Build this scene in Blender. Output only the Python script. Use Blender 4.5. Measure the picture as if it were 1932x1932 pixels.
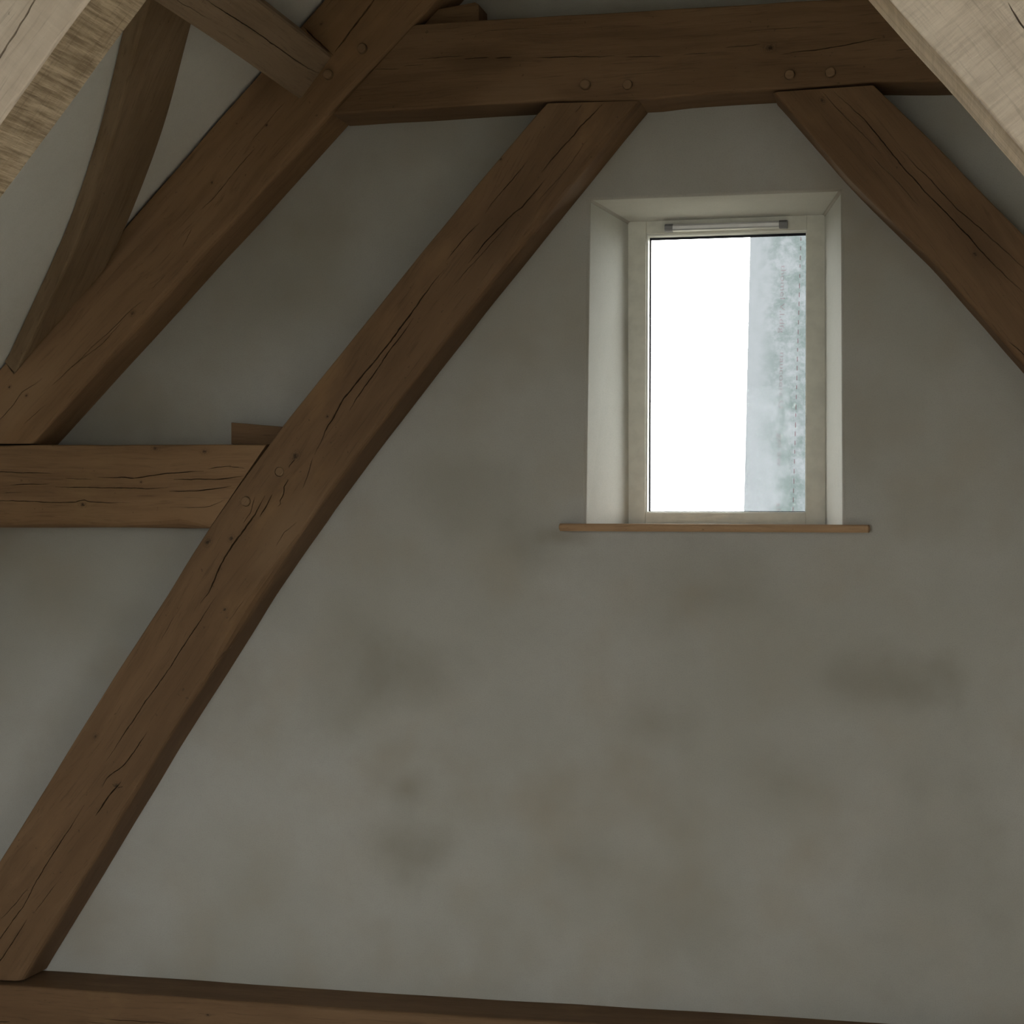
import bpy, bmesh, math, random
from mathutils import Vector, Matrix
random.seed(7)
for o in list(bpy.data.objects):
    bpy.data.objects.remove(o)
scene = bpy.context.scene
C = scene.collection

# ------------------------------------------------------------------ camera
FPX = 3356.0; PX = 966.0                      # focal length and centre, for a 1932 px frame
EYE_Y = -4.0; EYE_Z = 1.6                     # gable wall is the plane y = 0, floor z = 0
n = Vector((1750 - PX, 985 - PX, FPX)).normalized()       # world +Y (into the wall) in camera axes (x right, y down, z forward)
h = Vector((14366.0, 38.0, 0.0)); h.z = -(h.x * n.x + h.y * n.y) / n.z; h.normalize()
up = h.cross(n)
R = Matrix(((h.x, -h.y, -h.z), (n.x, -n.y, -n.z), (up.x, -up.y, -up.z)))
EYE = Vector((0, EYE_Y, EYE_Z))
cam_d = bpy.data.cameras.new('camera'); cam = bpy.data.objects.new('camera', cam_d); C.objects.link(cam)
cam_d.sensor_width = 36; cam_d.lens = FPX / 1932 * 36; cam_d.clip_start = 0.02
cam.matrix_world = Matrix.Translation(EYE) @ R.to_4x4()
scene.camera = cam

# ------------------------------------------------------------------ sky, exposure
SKY = 11.4
world = bpy.data.worlds.new('sky'); scene.world = world; world.use_nodes = True
bgn = world.node_tree.nodes['Background']; bgn.inputs[0].default_value = (1.0, 0.99, 0.985, 1); bgn.inputs[1].default_value = SKY
scene.view_settings.view_transform = 'Standard'; scene.view_settings.look = 'None'
scene.view_settings.exposure = 0.0; scene.view_settings.gamma = 1.0
scene.view_settings.use_curve_mapping = False
scene.cycles.max_bounces = 7; scene.cycles.diffuse_bounces = 5; scene.cycles.glossy_bounces = 2; scene.cycles.transparent_max_bounces = 8
scene.cycles.use_adaptive_sampling = True; scene.cycles.adaptive_threshold = 0.1; scene.cycles.adaptive_min_samples = 16

def portal(name, loc, rot, sx, sy):
    l = bpy.data.lights.new(name, 'AREA'); l.shape = 'RECTANGLE'; l.size = sx; l.size_y = sy
    l.cycles.is_portal = True
    o = bpy.data.objects.new(name, l); C.objects.link(o); o.location = loc; o.rotation_euler = rot
    return o
# daylight enters through the window in the picture the window of the opposite gable and a roof window
BACK_Y = -4.45
BACKWIN = (-1.65, -0.65, 0.5, 2.35)              # x0 x1 z0 z1 of the gable window behind the viewer
portal('gable_window_daylight', ((BACKWIN[0] + BACKWIN[1]) / 2, BACK_Y - 0.02, (BACKWIN[2] + BACKWIN[3]) / 2), (math.pi / 2, 0, 0), BACKWIN[1] - BACKWIN[0], BACKWIN[3] - BACKWIN[2])

ROOFLIGHT = (-3.7, -2.4, 1.0, 2.3)            # y0 y1 z0 z1 of the roof window in the slope without the purlin, outside the frame

# ------------------------------------------------------------------ helpers
def ray(px, py):
    d = Vector((px - PX, py - PX, FPX))
    return Vector((h.dot(d), n.dot(d), up.dot(d)))
def pix(px, py, Y):
    d = ray(px, py); return EYE + d * ((Y - EYE_Y) / d.y)
def pix_plane(px, py, p0, nn):
    d = ray(px, py); return EYE + d * ((p0 - EYE).dot(nn) / d.dot(nn))
MM = 0.00117                                  # one photo pixel on the timbers, metres

def tag(o, label=None, cat=None, group=None, kind=None):
    if label: o['label'] = label
    if cat: o['category'] = cat
    if group: o['group'] = group
    if kind: o['kind'] = kind
    elif cat: o['kind'] = 'thing'
    return o
def link(name, me, mat=None, parent=None):
    o = bpy.data.objects.new(name, me); C.objects.link(o)
    if mat:
        for m in (mat if isinstance(mat, (list, tuple)) else [mat]): me.materials.append(m)
    if parent: o.parent = parent
    return o
def from_bm(name, bm, mat=None, parent=None):
    bmesh.ops.recalc_face_normals(bm, faces=bm.faces)
    me = bpy.data.meshes.new(name); bm.to_mesh(me); bm.free()
    return link(name, me, mat, parent)
def frame_of(origin, xaxis, yaxis=Vector((0, 1, 0))):
    x = xaxis.normalized(); z = x.cross(yaxis).normalized(); y = z.cross(x)
    m = Matrix(((x.x, y.x, z.x, origin.x), (x.y, y.y, z.y, origin.y), (x.z, y.z, z.z, origin.z), (0, 0, 0, 1)))
    return m
def loft(name, rings, M, mats, slot=None, parent=None):
    """rings: lists of world points of equal length -> closed tube with end caps, in frame M"""
    Mi = M.inverted(); bm = bmesh.new(); k = len(rings[0])
    vs = [[bm.verts.new(Mi @ p) for p in r] for r in rings]
    for a, b in zip(vs, vs[1:]):
        for j in range(k):
            f = bm.faces.new((a[j], a[(j + 1) % k], b[(j + 1) % k], b[j]))
            if slot: f.material_index = slot(j)
    bm.faces.new(vs[0][::-1]); bm.faces.new(vs[-1])
    o = from_bm(name, bm, mats, parent); o.matrix_world = M
    return o
def resample(pts, N):
    L = [0]
    for a, b in zip(pts, pts[1:]): L.append(L[-1] + (b - a).length)
    out = []
    for i in range(N):
        t = L[-1] * i / (N - 1); k = 0
        while k < len(L) - 2 and L[k + 1] < t: k += 1
        u = (t - L[k]) / max(L[k + 1] - L[k], 1e-9)
        out.append(pts[k].lerp(pts[k + 1], u))
    return out
def smooth_noise(N, amp, step, rnd):
    ks = [rnd.uniform(-1, 1) for _ in range(N // step + 3)]
    o = []
    for i in range(N):
        k = i // step; u = (i % step) / step; u = u * u * (3 - 2 * u)
        o.append(amp * (ks[k] * (1 - u) + ks[k + 1] * u))
    return o
def rect_bm(bm, x0, x1, y0, y1, z0, z1):
    v = [bm.verts.new((x, y, z)) for x in (x0, x1) for y in (y0, y1) for z in (z0, z1)]
    for q in ((0, 1, 3, 2), (4, 6, 7, 5), (0, 4, 5, 1), (2, 3, 7, 6), (0, 2, 6, 4), (1, 5, 7, 3)):
        bm.faces.new([v[i] for i in q])
def box(name, x0, x1, y0, y1, z0, z1, mat, parent=None, bev=0.0, seg=2):
    bm = bmesh.new(); rect_bm(bm, x0, x1, y0, y1, z0, z1)
    if bev: bmesh.ops.bevel(bm, geom=bm.edges[:], offset=bev, segments=seg, affect='EDGES', profile=0.6)
    return from_bm(name, bm, mat, parent)
def prism(name, pts, y0, y1, mat, parent=None, bev=0.0):
    """pts: (x, z) outline in the truss plane, extruded y0..y1"""
    bm = bmesh.new()
    a = [bm.verts.new((x, y0, z)) for x, z in pts]; b = [bm.verts.new((x, y1, z)) for x, z in pts]
    bm.faces.new(a); bm.faces.new(b[::-1])
    for i in range(len(a)):
        j = (i + 1) % len(a); bm.faces.new((a[i], b[i], b[j], a[j]))
    bmesh.ops.recalc_face_normals(bm, faces=bm.faces)
    if bev: bmesh.ops.bevel(bm, geom=bm.edges[:], offset=bev, segments=2, affect='EDGES', profile=0.6)
    return from_bm(name, bm, mat, parent)

# ------------------------------------------------------------------ materials
class NT:
    def __init__(s, name):
        s.m = bpy.data.materials.new(name); s.m.use_nodes = True; s.t = s.m.node_tree; s.t.nodes.clear()
        s.out = s.n('ShaderNodeOutputMaterial')
    def n(s, typ, **kw):
        nd = s.t.nodes.new(typ)
        for k, v in kw.items():
            if k.startswith('i_'):
                key = k[2:]; nd.inputs[int(key) if key.isdigit() else key.replace('_', ' ')].default_value = v
            else: setattr(nd, k, v)
        return nd
    def l(s, a, b): s.t.links.new(a, b)
    def math(s, op, a, b=None, c=None, clamp=False):
        nd = s.n('ShaderNodeMath', operation=op, use_clamp=clamp)
        for i, v in enumerate((a, b, c)):
            if v is None: continue
            if hasattr(v, 'is_output'): s.l(v, nd.inputs[i])
            else: nd.inputs[i].default_value = v
        return nd.outputs[0]
    def vmath(s, op, a, b=None, out=0):
        nd = s.n('ShaderNodeVectorMath', operation=op)
        for i, v in enumerate((a, b)):
            if v is None: continue
            if hasattr(v, 'is_output'): s.l(v, nd.inputs[i])
            else: nd.inputs[i].default_value = v
        return nd.outputs[out]
    def noise(s, vec, scale, detail=4, rough=0.55, dist=0.0):
        nd = s.n('ShaderNodeTexNoise', i_Scale=scale, i_Detail=detail, i_Roughness=rough, i_Distortion=dist); s.l(vec, nd.inputs['Vector'])
        return nd.outputs[0]
    def mapr(s, v, a, b, c=0.0, d=1.0, smooth=True):
        nd = s.n('ShaderNodeMapRange', interpolation_type='SMOOTHSTEP' if smooth else 'LINEAR')
        s.l(v, nd.inputs[0])
        for i, x in enumerate((a, b, c, d)): nd.inputs[i + 1].default_value = x
        return nd.outputs[0]
    def mix(s, f, a, b, mode='MIX'):
        nd = s.n('ShaderNodeMix', data_type='RGBA', blend_type=mode)
        for i, v in ((0, f), (6, a), (7, b)):
            if hasattr(v, 'is_output'): s.l(v, nd.inputs[i])
            else: nd.inputs[i].default_value = (*v, 1) if isinstance(v, tuple) else v
        return nd.outputs[2]
    def bsdf(s, col, rough=0.8, bump=None, strength=0.3, dist=0.002, spec=0.3):
        b = s.n('ShaderNodeBsdfPrincipled', i_Roughness=rough); b.inputs['Specular IOR Level'].default_value = spec
        if hasattr(col, 'is_output'): s.l(col, b.inputs[0])
        else: b.inputs[0].default_value = (*col, 1)
        if bump is not None:
            bp = s.n('ShaderNodeBump', i_Strength=strength, i_Distance=dist); s.l(bump, bp.inputs['Height']); s.l(bp.outputs[0], b.inputs['Normal'])
        s.l(b.outputs[0], s.out.inputs[0]); return b

def wood(name, base, dark, light, seed=0.0, knots=(), patches=(), sawn=0.0, sawstep=90.0, grain=1.0, rough=0.72, warm=None):
    """oak: object X runs along the grain; knots (x, z, r) and patches (x, z, r, sign) in object metres"""
    t = NT(name); tc = t.n('ShaderNodeTexCoord').outputs['Object']
    p = t.vmath('ADD', tc, (seed * 3.1, seed * 1.7, seed * 2.3))
    # grain bends round the knots
    for x, z, r in knots:
        d = t.vmath('LENGTH', t.vmath('MULTIPLY', t.vmath('SUBTRACT', tc, (x, 0, z)), (0.45, 0.0, 1.0)), out=1)
        w = t.mapr(d, 0.0, r * 4.0, 1.0, 0.0)
        sh = t.n('ShaderNodeCombineXYZ'); t.l(t.math('MULTIPLY', w, r * 0.9), sh.inputs[2]); p = t.vmath('ADD', p, sh.outputs[0])
    wob = t.noise(t.vmath('MULTIPLY', p, (1.3, 3, 3)), 1.0, 3)
    sw = t.n('ShaderNodeCombineXYZ'); t.l(t.math('MULTIPLY', wob, 0.10), sw.inputs[2]); t.l(t.math('MULTIPLY', wob, 0.07), sw.inputs[1])
    q = t.vmath('ADD', p, sw.outputs[0])
    big = t.noise(t.vmath('MULTIPLY', q, (0.9, 5, 5)), 1.0, 4, 0.6)
    mid = t.noise(t.vmath('MULTIPLY', q, (2.2, 32, 32)), 1.0, 4, 0.6)
    fine = t.noise(t.vmath('MULTIPLY', q, (9, 190, 190)), 1.0, 3, 0.65)
    blot = t.noise(t.vmath('MULTIPLY', p, (3.0, 6, 6)), 1.0, 5, 0.6)
    col = t.mix(t.mapr(big, 0.32, 0.68), dark, light)
    col = t.mix(0.55, col, base)
    col = t.mix(t.math('MULTIPLY', t.mapr(mid, 0.42, 0.72), 0.55 * grain), col, dark)
    col = t.mix(t.math('MULTIPLY', t.mapr(fine, 0.52, 0.75), 0.45 * grain), col, tuple(c * 0.55 for c in dark))
    col = t.mix(t.math('MULTIPLY', t.mapr(blot, 0.52, 0.72), 0.55), col, warm or tuple(c * 1.15 for c in base))
    speck = t.noise(p, 90.0, 2, 0.5)
    col = t.mix(t.math('MULTIPLY', t.mapr(speck, 0.70, 0.78), 0.5), col, tuple(c * 0.4 for c in dark))
    for x, z, r, sgn in patches:
        d = t.vmath('LENGTH', t.vmath('MULTIPLY', t.vmath('SUBTRACT', tc, (x, 0, z)), (0.4, 0.0, 1.0)), out=1)
        d = t.math('ADD', d, t.math('MULTIPLY', t.math('SUBTRACT', blot, 0.5), r * 1.6))
        col = t.mix(t.mapr(d, r * 0.2, r, 0.65, 0.0), col, light if sgn > 0 else dark)
    hgt = t.noise(t.vmath('MULTIPLY', tc, (7, 120, 120)), 1.0, 2, 0.6)
    edge = t.noise(p, 260.0, 3, 0.6)
    for x, z, r in knots:
        v = t.vmath('MULTIPLY', t.vmath('SUBTRACT', tc, (x, 0, z)), (0.72, 0.0, 1.0))
        d = t.vmath('LENGTH', v, out=1)
        d2 = t.math('ADD', d, t.math('MULTIPLY', t.math('SUBTRACT', edge, 0.5), r * 1.6))
        ring = t.math('MULTIPLY', t.math('SINE', t.math('MULTIPLY', d2, 11.0 / r)), t.mapr(d, r * 0.5, r * 2.2, 0.35, 0.0))
        col = t.mix(t.math('ADD', t.mapr(d2, r * 0.6, r * 2.0, 0.30, 0.0), ring, clamp=True), col, tuple(c * 0.6 for c in dark))
        col = t.mix(t.mapr(d2, r * 0.25, r * 0.7, 0.88, 0.0), col, tuple(c * 0.25 for c in dark))
    strength = 0.35; dist = 0.0025
    if sawn:
        s1 = t.noise(t.vmath('MULTIPLY', tc, (sawstep, 9, 9)), 1.0, 4, 0.75)
        s2 = t.noise(t.vmath('MULTIPLY', tc, (sawstep * 0.25, 3.0, 3.0)), 1.0, 2, 0.5)
        sa = t.math('ADD', t.math('MULTIPLY', s1, 0.75), t.math('MULTIPLY', s2, 0.4))
        col = t.mix(t.math('MULTIPLY', t.mapr(sa, 0.52, 0.70), 0.75 * sawn), col, tuple(c * 0.7 for c in dark))
        col = t.mix(t.math('MULTIPLY', t.mapr(sa, 0.42, 0.54, 1.0, 0.0), 0.5 * sawn), col, tuple(min(1, c * 1.2) for c in light))
        hgt = t.math('SUBTRACT', hgt, t.math('MULTIPLY', sa, 2.2 * sawn)); strength = 0.35 + 0.5 * sawn; dist = 0.0025 + 0.003 * sawn
    t.bsdf(col, rough, hgt, strength, dist, 0.22)
    return t.m

OAK = dict(base=(0.152, 0.087, 0.044), dark=(0.096, 0.054, 0.026), light=(0.196, 0.122, 0.067))
OAK2 = dict(base=(0.225, 0.131, 0.066), dark=(0.146, 0.082, 0.040), light=(0.280, 0.177, 0.098))
PALE = dict(base=(0.64, 0.54, 0.445), dark=(0.50, 0.41, 0.325), light=(0.72, 0.63, 0.535))

def plaster(name, a, b, stains=(), warm=(0.29, 0.235, 0.17), scale=1.0, grime=0.5):
    t = NT(name); tc = t.n('ShaderNodeTexCoord').outputs['Object']
    n1 = t.noise(tc, 1.7 * scale, 3, 0.55); n2 = t.noise(tc, 5.0 * scale, 4, 0.5); n3 = t.noise(tc, 42.0, 2, 0.6)
    n4 = t.noise(t.vmath('ADD', tc, (3.7, 1.2, 8.8)), 3.1 * scale, 3, 0.5)
    col = t.mix(t.mapr(n1, 0.33, 0.67), a, b)
    col = t.mix(t.math('MULTIPLY', t.mapr(n2, 0.45, 0.75), grime * 0.55), col, warm)
    col = t.mix(t.math('MULTIPLY', t.mapr(n4, 0.5, 0.78), grime * 0.8), col, tuple(c * 0.8 for c in warm))
    col = t.mix(t.math('MULTIPLY', t.mapr(n3, 0.4, 0.7), 0.10), col, tuple(c * 0.75 for c in a))
    n5 = t.noise(tc, 330.0, 2, 0.6)
    col = t.mix(t.math('MULTIPLY', t.mapr(n5, 0.42, 0.68), 0.16), col, tuple(c * 0.6 for c in a))
    for x, z, rx, rz, k in stains:
        v = t.vmath('MULTIPLY', t.vmath('SUBTRACT', tc, (x, 0, z)), (1 / rx, 0.0, 1 / rz))
        d = t.vmath('LENGTH', v, out=1)
        d = t.math('ADD', d, t.math('ADD', t.math('MULTIPLY', t.math('SUBTRACT', n2, 0.5), 2.2), t.math('MULTIPLY', t.math('SUBTRACT', n4, 0.5), 1.8)))
        col = t.mix(t.mapr(d, -0.1, 1.2, k, 0.0), col, (0.155, 0.13, 0.095) if k > 0 else b)
    hgt = t.noise(tc, 5.0 * scale, 2, 0.5)
    t.bsdf(col, 0.92, hgt, 0.22, 0.012, 0.12)
    return t.m

def simple(name, col, rough=0.5, spec=0.4, var=0.0, metal=0.0):
    t = NT(name); tc = t.n('ShaderNodeTexCoord').outputs['Object']
    nn = t.noise(tc, 25.0, 3, 0.6)
    c = t.mix(t.mapr(nn, 0.35, 0.7), col, tuple(x * (1 - var) for x in col))
    b = t.bsdf(c, rough, nn, 0.05, 0.001, spec); b.inputs['Metallic'].default_value = metal
    return t.m
def glass_mat(name):
    t = NT(name); tr = t.n('ShaderNodeBsdfTransparent'); gl = t.n('ShaderNodeBsdfGlossy', i_Roughness=0.02)
    tr.inputs[0].default_value = (0.95, 0.97, 0.96, 1)
    lw = t.n('ShaderNodeLayerWeight', i_Blend=0.12); mx = t.n('ShaderNodeMixShader')
    t.l(t.math('MULTIPLY', lw.outputs['Fresnel'], 0.5), mx.inputs[0]); t.l(tr.outputs[0], mx.inputs[1]); t.l(gl.outputs[0], mx.inputs[2])
    t.l(mx.outputs[0], t.out.inputs[0]); return t.m

M_GLASS = glass_mat('clear_glass')
M_FRAME = simple('cream_painted_frame', (0.58, 0.57, 0.50), 0.45, 0.4, 0.12)
M_BEAD = simple('white_glazing_bead', (0.72, 0.72, 0.68), 0.4, 0.4, 0.05)
M_GASKET = simple('black_rubber_gasket', (0.012, 0.013, 0.02), 0.6, 0.2, 0.1)
M_VENT = simple('grey_vent_cover', (0.72, 0.72, 0.73), 0.4, 0.4, 0.06)
M_CAP = simple('dark_grey_end_cap', (0.20, 0.20, 0.21), 0.45, 0.4, 0.1)

# ------------------------------------------------------------------ the setting
PF = 0.125                                     # timbers stand this far proud of the gable wall
YF = -PF; Y_NEAR = -1.75
# roof slope: through the outer edge of the principal rafter, running along y
ra = pix(246, 409, YF); rb = pix(563, 47, YF)
rdir = (rb - ra).normalized(); rin = Vector((rdir.z, 0, -rdir.x))     # rin: into the room (down, to the middle)
axis_x = pix(1343, 190, YF).x
apex = ra + rdir * ((axis_x - ra.x) / rdir.x)
foot = ra + rdir * ((0.0 - ra.z) / rdir.z)
W_X0, W_X1 = foot.x - 0.5, 2 * axis_x - foot.x + 0.5

def roof_point(z): return ra + rdir * ((z - ra.z) / rdir.z)
def roof_slope(name, side, light, label, wname, wlabel, mat):
    """side = +1 for the slope with the purlin, -1 for the opposite one; light = its roof window"""
    bm = bmesh.new()
    mx = (lambda x: x) if side > 0 else (lambda x: 2 * axis_x - x)
    def slab(zl, zh, ya, yb):
        a, b = roof_point(zl), roof_point(zh)
        if zh > apex.z - .01: b = apex.copy()
        q = [a, b, b - rin * .2, a - rin * .2]
        va = [bm.verts.new((mx(p.x), ya, p.z)) for p in q]; vb = [bm.verts.new((mx(p.x), yb, p.z)) for p in q]
        bm.faces.new(va); bm.faces.new(vb[::-1])
        for i in range(4): bm.faces.new((va[i], vb[i], vb[(i + 1) % 4], va[(i + 1) % 4]))
    if light is None:
        slab(-.3, apex.z, BACK_Y - .3, .3)
        return tag(from_bm(name, bm, mat), label, 'ceiling', kind='structure')
    y0, y1, z0, z1 = light
    slab(-.3, z0, BACK_Y - .3, .3); slab(z1, apex.z, BACK_Y - .3, .3); slab(z0, z1, BACK_Y - .3, y0); slab(z0, z1, y1, .3)
    o = from_bm(name, bm, mat)
    a, b = roof_point(z0), roof_point(z1); c = (a + b) / 2; c.x = mx(c.x); c.y = (y0 + y1) / 2
    nr = Vector((rin.x * side, 0, rin.z))      # into the room
    pl = portal(wname + '_daylight', c - nr * .1, (0, 0, 0), 1, 1)
    pl.rotation_euler = nr.to_track_quat('-Z', 'Y').to_euler(); pl.data.size = pl.data.size_y = max(y1 - y0, (b - a).length)
    w = bpy.data.objects.new(wname, None); C.objects.link(w); w.location = c
    sd = (b - a); sd.y = 0; sd.x *= side; ln = sd.length; X = sd.normalized(); Yv = nr.cross(X)
    w.rotation_euler = Matrix(((X.x, Yv.x, nr.x), (X.y, Yv.y, nr.y), (X.z, Yv.z, nr.z))).to_euler()
    tag(w, wlabel, 'window', kind='structure')
    hw = (y1 - y0) / 2
    for sg in (-1, 1):
        box('frame_rail', sg * ln / 2 - .03, sg * ln / 2 + .03, -hw, hw, -.16, -.1, M_FRAME, w)
        box('frame_stile', -ln / 2, ln / 2, sg * hw - .03, sg * hw + .03, -.16, -.1, M_FRAME, w)
    box('glass_pane', -ln / 2, ln / 2, -hw, hw, -.135, -.125, M_GLASS, w)
    return tag(o, label, 'ceiling', kind='structure')
M_ROOF = plaster('pale_roof_plaster', (0.68, 0.68, 0.65), (0.63, 0.63, 0.60), grime=0.06)
roof_slope('ceiling', 1, None, 'smooth grey-white sloping ceiling behind the curved brace', None, None, M_ROOF)
roof_slope('ceiling_right', -1, ROOFLIGHT, 'plastered ceiling slope behind the pale sawn rafter', 'window_2', 'roof window in the ceiling slope opposite the curved brace', M_ROOF)

# gable wall with a splayed window opening
RD = 0.24                                      # depth of the reveal to the window frame
o_px = [(1113, 377), (1587, 360), (1590, 990), (1104, 990)]                   # opening on the wall face
i_px = [(1185, 419), (1556, 405), (1557, 990), (1186, 990)]                   # opening where it meets the frame
SILL_Z = pix(1350, 989, -0.03).z
O4 = [pix(x, y, 0.0) for x, y in o_px]; I4 = [pix(x, y, RD) for x, y in i_px]
for p in (O4[2], O4[3]): p.z = SILL_Z - 0.012
for p in (I4[2], I4[3]): p.z = SILL_Z - 0.012
bm = bmesh.new()
outer = [bm.verts.new((x, 0, z)) for x, z in ((W_X0, 4.6), (W_X1, 4.6), (W_X1, -0.3), (W_X0, -0.3))]
ov = [bm.verts.new(p) for p in O4]; iv = [bm.verts.new(p) for p in I4]
bv = [bm.verts.new(Vector((p.x, 0.36, p.z))) for p in I4]
ob = [bm.verts.new((v.co.x, 0.36, v.co.z)) for v in outer]
rev_edges = []
for i in range(4):
    j = (i + 1) % 4
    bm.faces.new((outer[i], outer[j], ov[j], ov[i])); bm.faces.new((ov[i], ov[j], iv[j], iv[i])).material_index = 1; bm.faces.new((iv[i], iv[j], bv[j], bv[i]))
    bm.faces.new((bv[i], bv[j], ob[j], ob[i])); bm.faces.new((outer[j], outer[i], ob[i], ob[j]))
bm.edges.ensure_lookup_table()
sel = [e for e in bm.edges if set(e.verts) <= set(ov) or (len(set(e.verts) & set(ov)) == 1 and len(set(e.verts) & set(iv)) == 1)]
bmesh.ops.bevel(bm, geom=sel, offset=0.006, segments=3, affect='EDGES', profile=0.5)
def wst(px, py, rx, ry, k):
    p = pix(px, py, 0); return (p.x, p.z, rx * 0.0014, ry * 0.0014, k * 0.8)
STAINS = [wst(745, 1595, 95, 75, .55), wst(770, 1490, 50, 45, .45), wst(800, 1285, 90, 60, .35), wst(640, 1270, 90, 110, .30), wst(1225, 1365, 75, 55, .35),
          wst(1640, 1290, 110, 60, .50), wst(1330, 1120, 170, 90, .35), wst(990, 1030, 70, 60, .30), wst(880, 940, 110, 80, .25), wst(1080, 1620, 120, 70, .30),
          wst(1760, 1640, 160, 200, .35), wst(1500, 1480, 120, 80, .25), wst(1060, 1010, 50, 20, .5), wst(1300, 1740, 140, 90, .22), wst(540, 560, 110, 80, .22), wst(120, 1120, 120, 90, .2)]
M_WALL = plaster('lime_plaster', (0.380, 0.371, 0.346), (0.330, 0.318, 0.287), STAINS)
M_REVEAL = plaster('pale_reveal_plaster', (0.49, 0.49, 0.455), (0.45, 0.45, 0.415), grime=0.12)  # paler plaster tone for the reveal faces than for the wall face
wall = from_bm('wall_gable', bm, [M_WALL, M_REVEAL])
tag(wall, 'blotchy grey lime-plastered gable wall around the small window', 'wall', kind='structure')

M_FLOOR = wood('floor_boards', (0.52, 0.46, 0.38), (0.40, 0.34, 0.27), (0.60, 0.54, 0.46), seed=9.0)
tag(box('floor', W_X0, W_X1, BACK_Y - 0.3, 0.3, -0.2, 0.0, M_FLOOR), 'pale boarded floor of the loft room', 'floor', kind='structure')
# opposite gable with its window
bm = bmesh.new(); bx0, bx1, bz0, bz1 = BACKWIN
rect_bm(bm, W_X0, bx0, BACK_Y - 0.25, BACK_Y, -0.2, 4.6); rect_bm(bm, bx1, W_X1, BACK_Y - 0.25, BACK_Y, -0.2, 4.6)
rect_bm(bm, bx0, bx1, BACK_Y - 0.25, BACK_Y, bz1, 4.6); rect_bm(bm, bx0, bx1, BACK_Y - 0.25, BACK_Y, -0.2, bz0)
tag(from_bm('wall_back', bm, M_ROOF), 'plastered opposite gable wall with a wide window', 'wall', kind='structure')
gw = bpy.data.objects.new('window_3', None); C.objects.link(gw); gw.location = ((bx0 + bx1) / 2, BACK_Y - 0.15, bz0)
tag(gw, 'wide two-light window in the opposite gable', 'window', kind='structure')
dw = bx1 - bx0; dh = bz1 - bz0
for i in range(3):
    x = -dw / 2 + i * dw / 2
    box('frame_stile', max(x - .03, -dw / 2), min(x + .03, dw / 2), -.03, .03, 0, dh, M_FRAME, gw)
for i in range(2):
    x0 = -dw / 2 + .03 + i * dw / 2; x1 = x0 + dw / 2 - .06
    box('frame_rail', x0, x1, -.03, .03, 0, .06, M_FRAME, gw); box('frame_rail', x0, x1, -.03, .03, dh - .06, dh, M_FRAME, gw)
    box('glass_pane', x0, x1, -.004, .004, .06, dh - .06, M_GLASS, gw)
M_GROUND = simple('gravel_ground', (0.17, 0.16, 0.13), 0.9, 0.1, 0.4)
tag(box('ground', -60, 60, -60, 60, -3.2, -3.0, M_GROUND), 'gravel ground outside far below', 'ground', kind='structure')

# ------------------------------------------------------------------ timbers
def cracks_cutter(cracks, p0, nn, depth, extra=None):
    """slivers cut into the face plane (p0, outward normal nn); cracks = [(px points, width px)]"""
    bm = bmesh.new()
    for ci, (pts, w) in enumerate(cracks):
        wp = [pix_plane(x, y, p0, nn) for x, y in pts]
        N = max(6, int(sum((b - a).length for a, b in zip(wp, wp[1:])) / 0.008))
        N = min(N, 100)
        if N > len(wp): wp2 = resample(wp, N)
        else: wp2 = wp
        rnd = random.Random(ci * 13 + int(pts[0][0])); jit = [a_ + b_ for a_, b_ in zip(smooth_noise(len(wp2), 0.0012, 4, rnd), smooth_noise(len(wp2), 0.0006, 1, rnd))]
        ring = []
        for i, p in enumerate(wp2):
            a = wp2[max(i - 1, 0)]; b = wp2[min(i + 1, len(wp2) - 1)]
            s = (b - a).normalized().cross(nn).normalized()
            u = i / (len(wp2) - 1); hw = MM * w * 0.38 * (0.12 + 0.88 * min(1, 5 * u, 5 * (1 - u))) * (0.75 + 0.5 * rnd.random())
            c = p + s * jit[i]
            ring.append([bm.verts.new(c - s * hw + nn * 0.004), bm.verts.new(c + s * hw + nn * 0.004),
                         bm.verts.new(c + s * hw * 0.5 - nn * depth), bm.verts.new(c - s * hw * 0.5 - nn * depth)])
        for a, b in zip(ring, ring[1:]):
            for j in range(4): bm.faces.new((a[j], a[(j + 1) % 4], b[(j + 1) % 4], b[j]))
        bm.faces.new(ring[0][::-1]); bm.faces.new(ring[-1])
    for c, r in (extra or []):                 # peg holes
        x = Vector((1, 0, 0)); z = nn.cross(x).normalized(); x = z.cross(nn); a = []; b = []
        for i in range(20):
            t = math.tau * i / 20; d = (x * math.cos(t) + z * math.sin(t)) * r
            a.append(bm.verts.new(c + d + nn * 0.003)); b.append(bm.verts.new(c + d * 0.97 - nn * 0.03))
        bm.faces.new(a); bm.faces.new(b[::-1])
        for i in range(20): bm.faces.new((a[i], b[i], b[(i + 1) % 20], a[(i + 1) % 20]))
    bmesh.ops.recalc_face_normals(bm, faces=bm.faces)
    return bm
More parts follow.
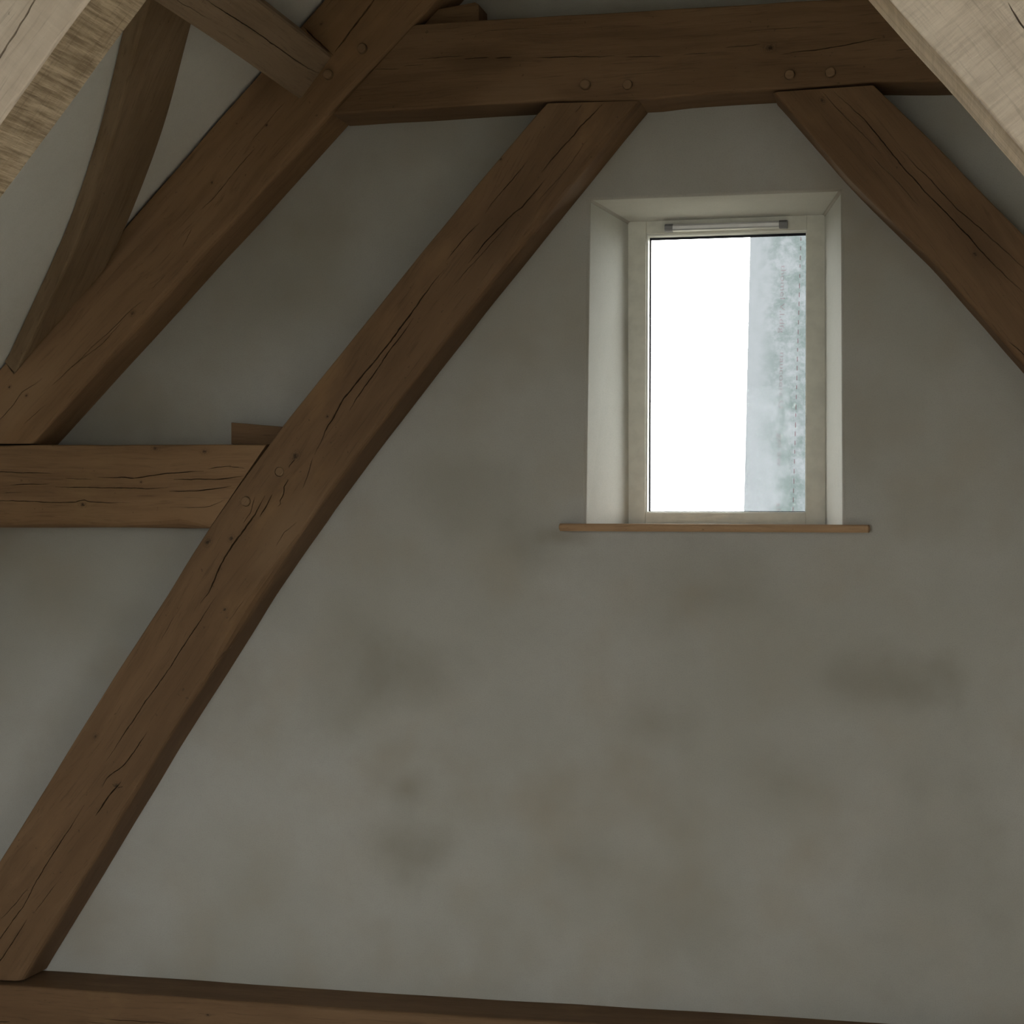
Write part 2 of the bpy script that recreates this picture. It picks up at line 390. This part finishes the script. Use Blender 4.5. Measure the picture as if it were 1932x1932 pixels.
def cut(o, bm, mat):
    me = bpy.data.meshes.new('cut'); bm.to_mesh(me); bm.free(); me.materials.append(mat)
    k = bpy.data.objects.new('cut', me); C.objects.link(k)
    md = o.modifiers.new('b', 'BOOLEAN'); md.operation = 'DIFFERENCE'; md.solver = 'EXACT'; md.object = k; md.use_self = True
    bpy.context.view_layer.update()
    dg = bpy.context.evaluated_depsgraph_get()
    nm = bpy.data.meshes.new_from_object(o.evaluated_get(dg))
    if len(nm.polygons) >= len(o.data.polygons):
        o.modifiers.clear(); old = o.data; nm.name = old.name; o.data = nm; bpy.data.meshes.remove(old)
    else:
        o.modifiers.clear(); print('BOOLEAN FAILED', o.name)
    bpy.data.objects.remove(k); bpy.data.meshes.remove(me)

def beam(name, upper, lower, yf, yb, pal, cu=3, cl=4, N=36, seed=1.0, knots=(), patches=(), cracks=(), pegs=(), wob=0.0012, mats=None, slot=None, depth=0.03, clfun=None, pegmat=None, **wk):
    """timber in the truss plane: px outlines of the front face's two long edges"""
    U = resample([pix(x, y, yf) for x, y in upper], N); L = resample([pix(x, y, yf) for x, y in lower], N)
    rnd = random.Random(int(seed * 31)); nu = smooth_noise(N, wob, 3, rnd); nl = smooth_noise(N, wob, 3, rnd)
    ncu = smooth_noise(N, 0.6, 4, rnd); ncl = smooth_noise(N, 0.6, 4, rnd)
    O = (U[0] + L[0]) / 2; E = (U[-1] + L[-1]) / 2
    M = frame_of(O, E - O); Mi = M.inverted()
    rings = []
    for i in range(N):
        d = (U[i] - L[i]); ln = d.length; d.normalize(); end = i in (0, N - 1)
        u = U[i] + d * (0 if end else nu[i]); l = L[i] - d * (0 if end else nl[i])
        a = MM * cu * (1 + ncu[i]); b = MM * (clfun(i / (N - 1)) if clfun else cl) * (1 + ncl[i])
        Y = Vector((0, 1, 0)); T = yb - yf
        arc = [math.radians(22.5 * k) for k in range(5)]
        rings.append([l + d * b * (1 - math.sin(t)) + Y * b * (1 - math.cos(t)) for t in arc] + [l + Y * T, u + Y * T]
                     + [u - d * a * (1 - math.sin(t)) + Y * a * (1 - math.cos(t)) for t in reversed(arc)])
    def loc(px, py): p = Mi @ pix(px, py, yf); return p.x, p.z
    if mats is None:
        mats = [wood(name + '_oak', seed=seed, knots=[(*loc(x, y), r * MM) for x, y, r in knots], patches=[(*loc(x, y), r * MM, s) for x, y, r, s in patches], **pal, **wk)]
    o = loft(name, rings, M, mats, slot)
    nn = Vector((0, -1, 0))
    if cracks or pegs:
        ex = [(pix(x, y, yf), (r + 0.35) * MM) for x, y, r, pr in pegs]
        cut(o, cracks_cutter(cracks, Vector((0, yf, 0)), nn, depth, ex), mats[0])
    for i, (x, y, r, pr) in enumerate(pegs):
        bm = bmesh.new(); c = Mi @ pix(x, y, yf); rp = random.Random(i + int(x)); prev = None
        prof = [(-0.028, 0.98), (pr - 0.003, 0.98), (pr - 0.0008, 0.90), (pr, 0.72)]
        shape = [1 + rp.uniform(-.05, .03) for _ in range(16)]; tilt = rp.uniform(-.1, .1)
        for dy, k in prof:
            rg = [bm.verts.new((r * MM * k * s * math.cos(math.tau * j / 16), -dy - (tilt * r * MM * k * math.sin(math.tau * j / 16) if dy > 0 else 0), r * MM * k * s * math.sin(math.tau * j / 16))) for j, s in enumerate(shape)]
            if prev:
                for j in range(16): bm.faces.new((prev[j], prev[(j + 1) % 16], rg[(j + 1) % 16], rg[j]))
            else: bm.faces.new(rg[::-1])
            prev = rg
        bm.faces.new(prev)
        pg = from_bm('peg', bm, pegmat or M_PEG, o); pg.location = c
    return o

M_PEG = wood('oak_peg', (0.165, 0.100, 0.052), (0.10, 0.058, 0.03), (0.22, 0.14, 0.08), seed=4.4)

# bottom beam along the foot of the wall
b = beam('sole_plate', [(-260, 1843), (0, 1859), (130, 1868), (700, 1906), (1300, 1944), (2300, 2008)], [(-260, 2040), (0, 2056), (130, 2065), (700, 2103), (1300, 2141), (2300, 2205)],
         -0.152, -0.002, OAK, cu=7, cl=4, N=60, seed=2.3, cracks=[([(-20, 1926), (20, 1928)], 2.5), ([(195, 1922), (240, 1926), (330, 1931)], 2), ([(165, 1928), (200, 1930)], 1.5)],
         knots=[(392, 1915, 3)], warm=(0.249, 0.158, 0.075))
tag(b, 'long oak beam along the bottom of the plastered wall', 'beam')

# short horizontal tie, with the rafter standing on it
b = beam('horizontal_tie', [(-128, 841), (0, 840), (200, 839), (503, 838)], [(-256, 994), (0, 995), (200, 996), (395, 997)], YF + 0.002, -0.002, OAK2, cu=4, cl=22, N=40, seed=3.1,
         clfun=lambda u: 26 if u < .9 else max(4, 26 - 220 * (u - .9)),
         cracks=[([(-30, 890), (0, 891), (96, 893)], 2), ([(123, 902), (174, 905)], 1.5), ([(185, 900), (250, 902), (279, 898), (312, 893), (384, 889)], 2.5), ([(391, 885), (428, 880), (462, 884)], 1.6),
                 ([(18, 914), (91, 914)], 2), ([(105, 918), (196, 921), (297, 922), (317, 920)], 2.5), ([(319, 928), (402, 924), (436, 917)], 2.5), ([(328, 904), (406, 905), (458, 899)], 2.5),
                 ([(-30, 944), (0, 945), (141, 948), (156, 943), (170, 947), (250, 949)], 2), ([(344, 958), (395, 956), (424, 943)], 1.3), ([(5, 930), (40, 929)], 1.3)],
         knots=[(156, 952, 5), (293, 846, 6), (386, 852, 5), (266, 910, 2.5)], warm=(0.266, 0.170, 0.083))
tag(b, 'short horizontal oak beam with three knots, running into the long cracked strut', 'beam')

# the long strut
b = beam('raking_strut', [(-112, 1844), (-55, 1720), (0, 1626), (60, 1528), (200, 1304), (300, 1146), (394, 998), (450, 918), (531, 805), (640, 672), (700, 597), (800, 472), (880, 374), (1031, 195)],
         [(41, 1851), (80, 1785), (150, 1672), (262, 1485), (330, 1375), (420, 1232), (490, 1122), (560, 1018), (600, 960), (660, 880), (800, 695), (900, 567), (1050, 382), (1206, 190)],
         YF, -0.002, OAK, cu=3, cl=5, N=70, seed=5.2, wob=0.0018,
         clfun=lambda u: 15 + 14 * math.exp(-((u - .42) / .05) ** 2),
         cracks=[([(1137, 196), (1098, 236), (1058, 283), (1020, 325)], 3), ([(1032, 336), (985, 392), (970, 402), (925, 447), (883, 497)], 3), ([(995, 304), (965, 340), (934, 375), (915, 402)], 2),
                 ([(1098, 197), (1085, 212)], 1.5), ([(905, 420), (868, 458), (842, 492)], 2), ([(838, 508), (800, 556), (768, 601), (735, 645), (700, 690), (668, 728), (648, 752), (632, 782), (616, 810), (603, 838), (594, 858)], 4),
                 ([(780, 600), (742, 652), (700, 713), (672, 752), (659, 775)], 3), ([(590, 864), (583, 888), (578, 905), (571, 922)], 1.8),
                 ([(556, 866), (547, 878), (545, 884)], 1.8), ([(539, 903), (545, 904), (540, 912), (534, 922), (538, 926), (535, 934), (528, 944), (531, 949), (524, 956)], 2.6),
                 ([(482, 937), (472, 967), (459, 988)], 2), ([(514, 932), (503, 956), (490, 975)], 3), ([(500, 935), (482, 970), (467, 990), (445, 1019), (424, 1052), (409, 1081), (395, 1117), (377, 1139)], 4.2),
                 ([(408, 1125), (377, 1172), (348, 1215), (328, 1248), (308, 1279), (275, 1322), (239, 1377), (199, 1438)], 2.8), ([(279, 1380), (254, 1417), (232, 1446), (203, 1467), (192, 1486)], 2.6),
                 ([(228, 1475), (207, 1500), (181, 1540)], 4), ([(211, 1479), (217, 1483)], 1.5), ([(222, 1486), (232, 1485)], 1.5),
                 ([(159, 1518), (116, 1587), (87, 1630), (43, 1710), (2, 1768), (-30, 1810)], 2.5), ([(109, 1663), (65, 1721)], 1.5), ([(51, 1735), (22, 1779), (-10, 1830)], 3),
                 ([(406, 1253), (393, 1272)], 2), ([(431, 1215), (409, 1244)], 1.8), ([(460, 1130), (430, 1175)], 1.2), ([(60, 1668), (30, 1705), (0, 1735)], 1.6),
                 ([(1110, 262), (1060, 330), (1010, 385)], 1.2), ([(960, 420), (900, 490), (850, 545)], 1.2), ([(330, 1160), (300, 1215)], 1.0), ([(560, 985), (535, 1005), (520, 1030)], 1.3)],
         pegs=[(527, 890, 9.5, 0.001), (464, 946, 10, 0.006)],
         knots=[(557, 861, 7), (392, 1022, 7), (436, 1016, 5), (424, 1150, 4), (219, 1483, 6), (945, 300, 3), (180, 1390, 5), (618, 786, 3)], patches=[(540, 1000, 60, 1), (940, 430, 60, -1)], warm=(0.232, 0.137, 0.066))
tag(b, 'long cracked oak strut slanting from the bottom beam up to the collar beam', 'beam')

# strut on the other side of the window
b = beam('raking_strut', [(1649, 161), (1760, 269), (1840, 350), (1932, 443), (2180, 705), (2480, 1190)], [(1458, 174), (1590, 326), (1680, 415), (1755, 489), (1860, 606), (1932, 689), (2030, 810), (2310, 1250)],
         YF, -0.002, OAK, cu=3, cl=9, N=44, seed=6.7, wob=0.0014,
         cracks=[([(1573, 172), (1601, 197), (1633, 228), (1684, 293), (1746, 362), (1807, 424), (1880, 504), (1945, 566)], 2.6), ([(1551, 174), (1590, 214), (1662, 290)], 1.4),
                 ([(1691, 275), (1753, 337), (1807, 395), (1854, 435), (1945, 517)], 1.8), ([(1640, 290), (1700, 350), (1740, 395)], 1.1), ([(1900, 640), (1925, 663), (1950, 690)], 2)],
         knots=[(1552, 190, 5), (1840, 480, 4)], patches=[(1830, 430, 50, -1)], warm=(0.207, 0.124, 0.062))
tag(b, 'oak strut slanting down past the window head, half behind pale sawn timber', 'beam')

# collar beam
b = beam('collar_beam', [(782, 47), (908, 38), (1250, 18), (1450, 6), (1648, -6), (2150, -34)], [(628, 216), (702, 211), (800, 205), (923, 197), (1028, 192), (1228, 188), (1300, 180), (1456, 169), (1648, 155), (1790, 154), (2250, 128)],
         YF, -0.002, OAK, cu=4, cl=6, N=56, seed=7.9, wob=0.0012,
         cracks=[([(706, 130), (753, 130)], 2), ([(785, 112), (847, 107), (876, 104)], 1.5), ([(876, 110), (923, 108)], 2), ([(934, 110), (967, 109)], 2), ([(1010, 110), (1086, 106), (1130, 108), (1159, 105)], 2.5),
                 ([(1180, 108), (1250, 106)], 2), ([(1290, 103), (1334, 100)], 2), ([(1369, 89), (1434, 84)], 2), ([(1476, 102), (1554, 92), (1612, 82), (1662, 72)], 2.5), ([(1690, 95), (1740, 90)], 1.5),
                 ([(760, 126), (800, 122)], 1.2), ([(900, 60), (1000, 52)], 1.0), ([(1400, 60), (1520, 50)], 1.0)],
         pegs=[(1105, 160, 10, .010), (1184, 160, 9.5, .007), (1490, 141, 9.5, .008), (1567, 137, 9.5, .009)],
         knots=[(1453, 90, 7)], patches=[(960, 185, 40, 1), (900, 110, 40, -1)], warm=(0.174, 0.106, 0.054))
tag(b, 'long horizontal oak collar beam above the window with four round peg heads', 'beam')

# principal rafter
def on(l, y):                                  # x of the rafter's outer edge at height y
    return 250 - (y - 413) / 1.142
b = beam('principal_rafter', [(-122, 837), (0, 698), (250, 413), (489, 140), (567, 51), (640, -33), (1250, -729)], [(61, 837), (235, 645), (350, 519), (626, 215), (780, 47), (822, 1), (1400, -632)],
         YF, -0.002, OAK2, cu=3, cl=12, N=60, seed=8.6, wob=0.0014,
         cracks=[([(571, 50), (600, 77), (629, 104)], 3.2), ([(712, -10), (700, 6), (680, 34), (655, 68), (640, 88), (632, 99)], 4.5), ([(482, 279), (435, 333), (406, 370), (379, 395)], 2.2), ([(362, 431), (344, 467)], 1.3), ([(272, 565), (250, 583), (217, 616), (181, 649), (152, 674)], 2),
                 ([(235, 601), (192, 649), (127, 699)], 1.4), ([(170, 661), (98, 728)], 1.8), ([(80, 715), (43, 740), (11, 780), (-20, 815)], 1.8), ([(312, 518), (285, 545)], 1.0), ([(85, 765), (45, 800)], 1.2), ([(540, 190), (500, 235), (470, 272)], 1.2)],
         pegs=[(684, 92, 10, .010), (620, 141, 10, .011)], knots=[(250, 591, 4.5), (503, 236, 3), (400, 345, 3), (18, 730, 3), (50, 746, 3), (606, 45, 3)], patches=[(520, 150, 50, -1), (40, 760, 60, 1)], warm=(0.266, 0.154, 0.073))
tag(b, 'thick oak rafter under the sloping ceiling, with the purlin let into it', 'beam')

# purlin, running along the roof towards the viewer
def purlin():
    cs = [(567, 51), (627, 106), (567, 188), (507, 133)]
    P = [pix(x, y, YF) for x, y in cs]; N = 40
    cen = sum(P, Vector()) / 4
    M = frame_of(cen, Vector((0, -1, 0)), P[0] - P[1])
    rings = []; rnd = random.Random(5); w = [smooth_noise(N, 0.002, 4, rnd) for _ in range(4)]
    for i in range(N):
        y = YF - 0.001 + (BACK_Y - YF) * i / (N - 1)
        r = []
        for k in range(4):
            q = P[k].copy(); q.y = y; c = cen.copy(); c.y = y
            q = q + (c - q).normalized() * (0.002 + w[k][i])
            a = (P[(k - 1) % 4] - P[k]).normalized() * 0.005; bb = (P[(k + 1) % 4] - P[k]).normalized() * 0.005
            r += [q + a, q + bb]
        rings.append(r)
    m = wood('purlin_oak', seed=11.3, warm=(0.207, 0.141, 0.083), base=(0.30, 0.215, 0.14), dark=(0.20, 0.138, 0.083), light=(0.365, 0.27, 0.185))
    o = loft('purlin', rings, M, [m])
    nn = -(P[1] - P[0]).cross(Vector((0, 1, 0))).normalized()
    nn = (P[2] - P[1]).cross(Vector((0, 1, 0))).normalized()
    if nn.dot(P[1] - P[0]) < 0: nn = -nn
    p0 = P[1] - nn * 0.002
    cut(o, cracks_cutter([([(380, -6), (406, 11), (471, 51), (514, 83), (536, 98), (580, 127), (604, 139)], 2.4), ([(300, -20), (350, 10), (400, 40)], 1.0)], p0, nn, 0.025), m)
    return o
tag(purlin(), 'square oak purlin running from the rafter towards the viewer', 'beam')

# curved wind brace on the roof slope
def brace():
    t = 0.042; Ls = [(262, -40), (234, 40), (218, 125), (204, 185), (186, 255), (160, 337), (123, 442), (72, 551), (40, 620), (11, 683)]
    Rs = [(380, -20), (364, 40), (344, 112), (327, 188), (301, 272), (270, 352), (226, 462), (160, 580), (98, 648), (34, 704)]
    p_in = ra + rin * t; N = 40
    A = [pix_plane(x, y, ra + rin * .003, rin) + rin * (t - .003) for x, y in Ls]; B = [pix_plane(x, y, p_in, rin) for x, y in Rs]
    lim = YF - 0.001
    A = resample(A, N); B = resample(B, N)
    for P in (A, B):
        for _ in range(14):
            P[1:-1] = [P[i] * 0.5 + (P[i - 1] + P[i + 1]) * 0.25 for i in range(1, N - 1)]
    pe = pix(507, 133, YF)                     # lower side of the purlin
    keep = []
    for a, bb in zip(A, B):
        n_out = 0
        for p in (a, bb):
            if p.y > lim: p.y = lim
            s = (p - pe).dot(rdir) + .002
            if s > 0: p -= rdir * s; n_out += 1
        if n_out == 2: keep = []
        keep.append((a, bb))
    A = [k[0] for k in keep]; B = [k[1] for k in keep]
    M = frame_of((A[0] + B[0]) / 2, (A[-1] + B[-1]) / 2 - (A[0] + B[0]) / 2, rin)
    rings = []
    for a, bb in zip(A, B):
        d = (bb - a).normalized(); c = 0.006
        rings.append([a + d * c, bb - d * c, bb - d * c * .3 - rin * c * .3, bb - rin * c, bb - rin * (t - .003), a - rin * (t - .003), a - rin * c, a + d * c * .3 - rin * c * .3])
    m = wood('brace_oak', seed=12.9, warm=(0.166, 0.108, 0.054), base=(0.205, 0.14, 0.08), dark=(0.132, 0.086, 0.046), light=(0.27, 0.193, 0.12))
    return loft('wind_brace', rings, M, [m])
tag(brace(), 'curved oak brace against the pale sloping ceiling', 'beam')

# little timber stubs on the beams
def stub(pts, y0, y1, seed, label, edge):
    w = [pix(x, y, y0) for x, y in pts]
    ea, eb = pix(*edge[0], YF), pix(*edge[1], YF)      # the big timber's edge that the stub runs up against
    for p in w:
        ex = ea.x + (eb.x - ea.x) * (p.z - ea.z) / (eb.z - ea.z)
        if edge[2] > 0: p.x = max(p.x, ex + .003)
        else: p.x = min(p.x, ex - .003)
    O = w[0].copy(); o = prism('timber_block', [(p.x - O.x, p.z - O.z) for p in w], 0, y1 - y0, wood('stub_oak', seed=seed, **OAK), bev=0.0016)
    o.location = (O.x, y0, O.z); return tag(o, label, 'wood block')
zt = pix(470, 838.3, YF).z
stub([(436, 797), (560, 806), (560, 838.3), (436, 838.3)], -0.07, -0.004, 13.3, 'small wood block lying on the short beam beside the long strut', ((450, 918), (531, 805), -1))
stub([(760, 24), (797, 19), (896, 4), (903, 8), (904, 43), (760, 53)], -0.085, -0.004, 14.8, 'small wood block lying on top of the collar beam', ((780, 47), (822, 1), 1))

# nearer pair of pale sawn rafters, this side of the truss
def near_mats(nm, seed, under_sawn, face_sawn):
    return [wood(nm + '_face', seed=seed, sawn=face_sawn, sawstep=150, **PALE),
            wood(nm + '_underside', seed=seed + 1, sawn=under_sawn, sawstep=210, base=(0.60, 0.47, 0.32), dark=(0.33, 0.235, 0.14), light=(0.70, 0.58, 0.42))]
YN, YNB = Y_NEAR, Y_NEAR + 0.125
def far(p, q, t): return (p[0] + (q[0] - p[0]) * t, p[1] + (q[1] - p[1]) * t)
lo = [(-2300, 3360), (-700, 1180), (0, 228), (60, 146), (120, 60), (170, -4), (828, -895)]
upn = [(-2640, 3360), (-930, 1020), (-230, 70), (-170, -14), (-110, -100), (-60, -164), (828, -1330)]
b = beam('pale_rafter', upn, lo, YN, YNB, PALE, cu=6, cl=6, N=90, seed=15.0, wob=0.001, mats=near_mats('pale_oak_a', 15.0, 1.0, 0.15), slot=lambda j: 1 if j == 4 else 0,
         cracks=[([(80, -25), (62, 7), (30, 62), (0, 109), (-30, 150)], 3.2)])
tag(b, 'pale rafter with rough saw-marked underside crossing in front of the curved brace', 'beam')
lo = [(828, -895), (1600, -90), (1679, -1), (1786, 119), (1865, 210), (1932, 286), (2500, 940), (4500, 3360)]
upn = [(828, -1330), (1800, -270), (1885, -180), (1990, -64), (2070, 28), (2140, 104), (2710, 755), (4860, 3360)]
b = beam('pale_rafter', upn, lo, YN, YNB, PALE, cu=6, cl=5, N=90, seed=17.0, wob=0.0012, mats=near_mats('pale_oak_b', 17.0, 0.25, 0.45), slot=lambda j: 1 if j == 4 else 0,
         cracks=[([(1900, 5), (1912, 25), (1932, 56), (1950, 80)], 2.2)])
tag(b, 'pale sawn rafter hiding the end of the collar beam', 'beam')

# ------------------------------------------------------------------ window
win = bpy.data.objects.new('window_1', None); C.objects.link(win)
tag(win, 'small cream-framed window in the plastered gable wall', 'window', kind='structure')
fx0 = I4[0].x - 0.03; fx1 = I4[1].x + 0.03; fz1 = max(I4[0].z, I4[1].z) + 0.03; fz0 = SILL_Z - 0.03
win.location = ((fx0 + fx1) / 2, RD, fz0); W0 = Vector(win.location)
def wbox(name, x0, x1, y0, y1, z0, z1, mat, parent=win, bev=0.0, org=W0):
    return box(name, x0 - org.x, x1 - org.x, y0 - org.y, y1 - org.y, z0 - org.z, z1 - org.z, mat, parent, bev)
gl = pix(1218, 700, RD).x; gr = pix(1521, 700, RD).x; gt = pix(1370, 437, RD).z; gb = pix(1370, 967, RD).z    # frame's inner edge
FD = 0.07
wbox('frame_jamb', fx0, gl, RD, RD + FD, fz0, fz1, M_FRAME, bev=.0015); wbox('frame_jamb', gr, fx1, RD, RD + FD, fz0, fz1, M_FRAME, bev=.0015)
wbox('frame_head', gl, gr, RD + .0005, RD + FD, gt, fz1, M_FRAME, bev=.0015); wbox('frame_bottom_rail', gl, gr, RD + .0005, RD + FD, fz0, gb, M_FRAME, bev=.0015)
bw = 0.0045                                    # glazing beads, set back inside the frame
wbox('glazing_bead', gl, gl + bw, RD + .006, RD + .03, gb, gt, M_BEAD, bev=.001); wbox('glazing_bead', gr - .002, gr, RD + .006, RD + .03, gb, gt, M_BEAD, bev=.0008)
wbox('glazing_bead', gl + bw, gr - .002, RD + .006, RD + .03, gt - bw, gt, M_BEAD, bev=.001); wbox('glazing_bead', gl + bw, gr - .002, RD + .006, RD + .03, gb, gb + .002, M_BEAD, bev=.0008)
bm = bmesh.new()
g0, g1, g2, g3 = gl + bw, gr - .002, gb + .002, gt - bw
for x0, x1, z0, z1 in ((g0, g0 + .0035, g2, g3), (g1 - .0012, g1, g2, g3), (g0, g1, g3 - .0055, g3), (g0, g1, g2, g2 + .0016)):
    rect_bm(bm, x0 - W0.x, x1 - W0.x, .030, .036, z0 - W0.z, z1 - W0.z)
from_bm('gasket', bm, M_GASKET, win)
wbox('glass_pane', gl, gr, RD + .036, RD + .042, gb, gt, M_GLASS)
# trickle vent on the head of the frame
va = pix(1254, 430, RD - .018); vb = pix(1485, 421, RD - .018); vh = 0.0085
vx0, vx1 = va.x, vb.x; vz = (pix(1370, 425.5, RD - .018)).z
vent = bpy.data.objects.new('trickle_vent', None); C.objects.link(vent); vent.parent = win; vent.location = Vector((vx0, RD, vz)) - W0
wv = vx1 - vx0
def vbar(name, x0, x1, r, d, mat):
    pts = [(0, -r), (-d * .75, -r), (-d, -r * .55), (-d, r * .35), (-d * .6, r), (0, r)]
    bm = bmesh.new(); a = [bm.verts.new((x0, y, z)) for y, z in pts]; c = [bm.verts.new((x1, y, z)) for y, z in pts]
    bm.faces.new(a); bm.faces.new(c[::-1])
    for i in range(len(a)): bm.faces.new((a[i], a[(i + 1) % len(a)], c[(i + 1) % len(a)], c[i]))
    return from_bm(name, bm, mat, vent)
vbar('vent_cover', .0185, wv - .0185, vh * .92, .019, M_VENT)
vbar('end_cap', 0, .019, vh * 1.08, .021, M_CAP); vbar('end_cap', wv - .019, wv, vh * 1.08, .021, M_CAP)
bmx = bmesh.new(); rect_bm(bmx, .019, wv - .019, -.021, -.002, -vh * 1.05, -vh * .92); from_bm('vent_lip', bmx, M_BEAD, vent)
# oak sill board with rounded nose and horns
sx0 = pix(1053, 995, -.03).x; sx1 = pix(1641, 995, -.03).x; sz1 = SILL_Z; sz0 = pix(1350, 1003.5, -.03).z
bm = bmesh.new()
prof = []
r = (sz1 - sz0) / 2
pl = [(sx0 + .004, -.0), (sx0, -.004), (sx0, -.022), (sx0 + .003, -.028), (sx0 + .009, -.03), (sx1 - .012, -.03), (sx1 - .004, -.027), (sx1, -.02), (sx1, -.004), (sx1 - .004, 0)]
ox0 = O4[3].x + .002; ox1 = O4[2].x - .002; ix0 = I4[3].x + .004; ix1 = I4[2].x - .004
pl += [(ox1, 0), (ix1, RD - .001), (ix0, RD - .001), (ox0, 0)]
lay = []
for z, k in ((sz0, .004), (sz0 + r * .5, .001), (sz0 + r * .8, 0), (sz1 - r * .8, 0), (sz1 - r * .4, .001), (sz1, .004)):
    row = []
    for x, y in pl:
        yy = y + k if y < -.01 else y
        xx = x + k * .5 if x == sx0 else (x - k * .5 if x == sx1 else x)
        row.append(bm.verts.new((xx - W0.x, yy - W0.y, z - W0.z)))
    lay.append(row)
for a, c in zip(lay, lay[1:]):
    for i in range(len(a)): bm.faces.new((a[i], a[(i + 1) % len(a)], c[(i + 1) % len(a)], c[i]))
bm.faces.new(lay[0][::-1]); bm.faces.new(lay[-1])
M_SILL = wood('sill_oak', (0.38, 0.245, 0.145), (0.27, 0.16, 0.085), (0.46, 0.31, 0.19), seed=20.0)
sill = from_bm('window_sill', bm, M_SILL, win); tag(sill, 'thin rounded oak sill board')

# printed translucent film hanging outside, over one side of the pane
def film():
    YFm = RD + 0.10
    tl, tr, br, bl = pix(1416, 425, YFm), pix(1560, 425, YFm), pix(1560, 985, YFm), pix(1403, 985, YFm)
    t = NT('printed_film'); tc = t.n('ShaderNodeTexCoord').outputs['Object']
    n1 = t.noise(tc, 14.0, 5, 0.62, 0.15); n2 = t.noise(tc, 60.0, 4, 0.65, 0.2); n3 = t.noise(tc, 190.0, 2, 0.6, 0.3)
    sep = t.n('ShaderNodeSeparateXYZ'); t.l(tc, sep.inputs[0])
    wgt = t.mapr(sep.outputs[0], 0.0, 0.09, 0.15, 1.0)
    v = t.math('ADD', t.math('MULTIPLY', n1, 0.6), t.math('ADD', t.math('MULTIPLY', n2, 0.35), t.math('MULTIPLY', n3, 0.12)))
    k = t.math('MULTIPLY', t.mapr(v, 0.40, 0.66), wgt)
    col = t.mix(k, (0.059, 0.062, 0.066), (0.031, 0.038, 0.037))
    col = t.mix(t.math('MULTIPLY', t.mapr(n2, 0.58, 0.72), t.math('MULTIPLY', wgt, 0.6)), col, (0.071, 0.078, 0.077))
    tp = t.n('ShaderNodeBsdfTransparent'); t.l(col, tp.inputs[0])
    tl_ = t.n('ShaderNodeBsdfTranslucent'); t.l(col, tl_.inputs[0]); ad = t.n('ShaderNodeMixShader'); ad.inputs[0].default_value = 0.15
    t.l(tp.outputs[0], ad.inputs[1]); t.l(tl_.outputs[0], ad.inputs[2]); t.l(ad.outputs[0], t.out.inputs[0])
    bm = bmesh.new(); N = 24; rows = []
    for i in range(N + 1):
        u = i / N; a = tl.lerp(bl, u); c = tr.lerp(br, u); rows.append([])
        for j in range(9):
            w = j / 8; p = a.lerp(c, w) - tl; p.y += .003 * math.sin(u * 9 + w * 4) * w; rows[-1].append(bm.verts.new(p))
    for a, c in zip(rows, rows[1:]):
        for j in range(8): bm.faces.new((a[j], a[j + 1], c[j + 1], c[j]))
    o = from_bm('printed_film', bm, t.m); o.location = tl
    tag(o, 'translucent grey-green printed film strip hanging behind the window glass', 'plastic film')
    ink = NT('faded_red_ink'); tpi = ink.n('ShaderNodeBsdfTransparent'); tpi.inputs[0].default_value = (0.86, 0.70, 0.72, 1); ink.l(tpi.outputs[0], ink.out.inputs[0])
    ink2 = NT('red_ink'); tp2 = ink2.n('ShaderNodeBsdfTransparent'); tp2.inputs[0].default_value = (0.72, 0.50, 0.52, 1); ink2.l(tp2.outputs[0], ink2.out.inputs[0])
    Yi = YFm - .006
    rnd = random.Random(3); y = 447; i = 0
    bm = bmesh.new()
    while y < 966:
        x = 1511 - (y - 447) * 15 / 518; ln = rnd.uniform(6, 10)
        q = [pix(x - .9, y, Yi), pix(x + .9, y, Yi), pix(x + .9, y + ln, Yi), pix(x - .9, y + ln, Yi)]
        bm.faces.new([bm.verts.new(p - tl) for p in q]); y += rnd.uniform(16.5, 18.5)
    from_bm('printed_dashes', bm, ink2.m, o)
    for s, x, y0, y1 in (('thomel V.l.dfg', 1474, 500, 628), ('naucoerc.U', 1472, 664, 770), ('gei aw', 1468, 818, 880), ('th', 1465, 948, 972)):
        cu = bpy.data.curves.new('printed_text', 'FONT'); cu.body = s; cu.size = 0.016; cu.align_x = 'LEFT'
        to = bpy.data.objects.new('printed_text', cu); C.objects.link(to)
        bpy.context.view_layer.update(); dg = bpy.context.evaluated_depsgraph_get()
        me = bpy.data.meshes.new_from_object(to.evaluated_get(dg)); bpy.data.objects.remove(to); bpy.data.curves.remove(cu)
        L = max(v.co.x for v in me.vertices); p0 = pix(x, y0, Yi); p1 = pix(x - (y1 - y0) * .029, y1, Yi); k = (p0 - p1).length / L
        d = (p1 - p0).normalized()                       # text reads downwards
        side = Vector((-d.z, 0, d.x))
        for v in me.vertices: v.co = (p0 - tl) + d * (v.co.x * k) + side * v.co.y
        link('printed_text', me, ink.m, o)
    return o
film()
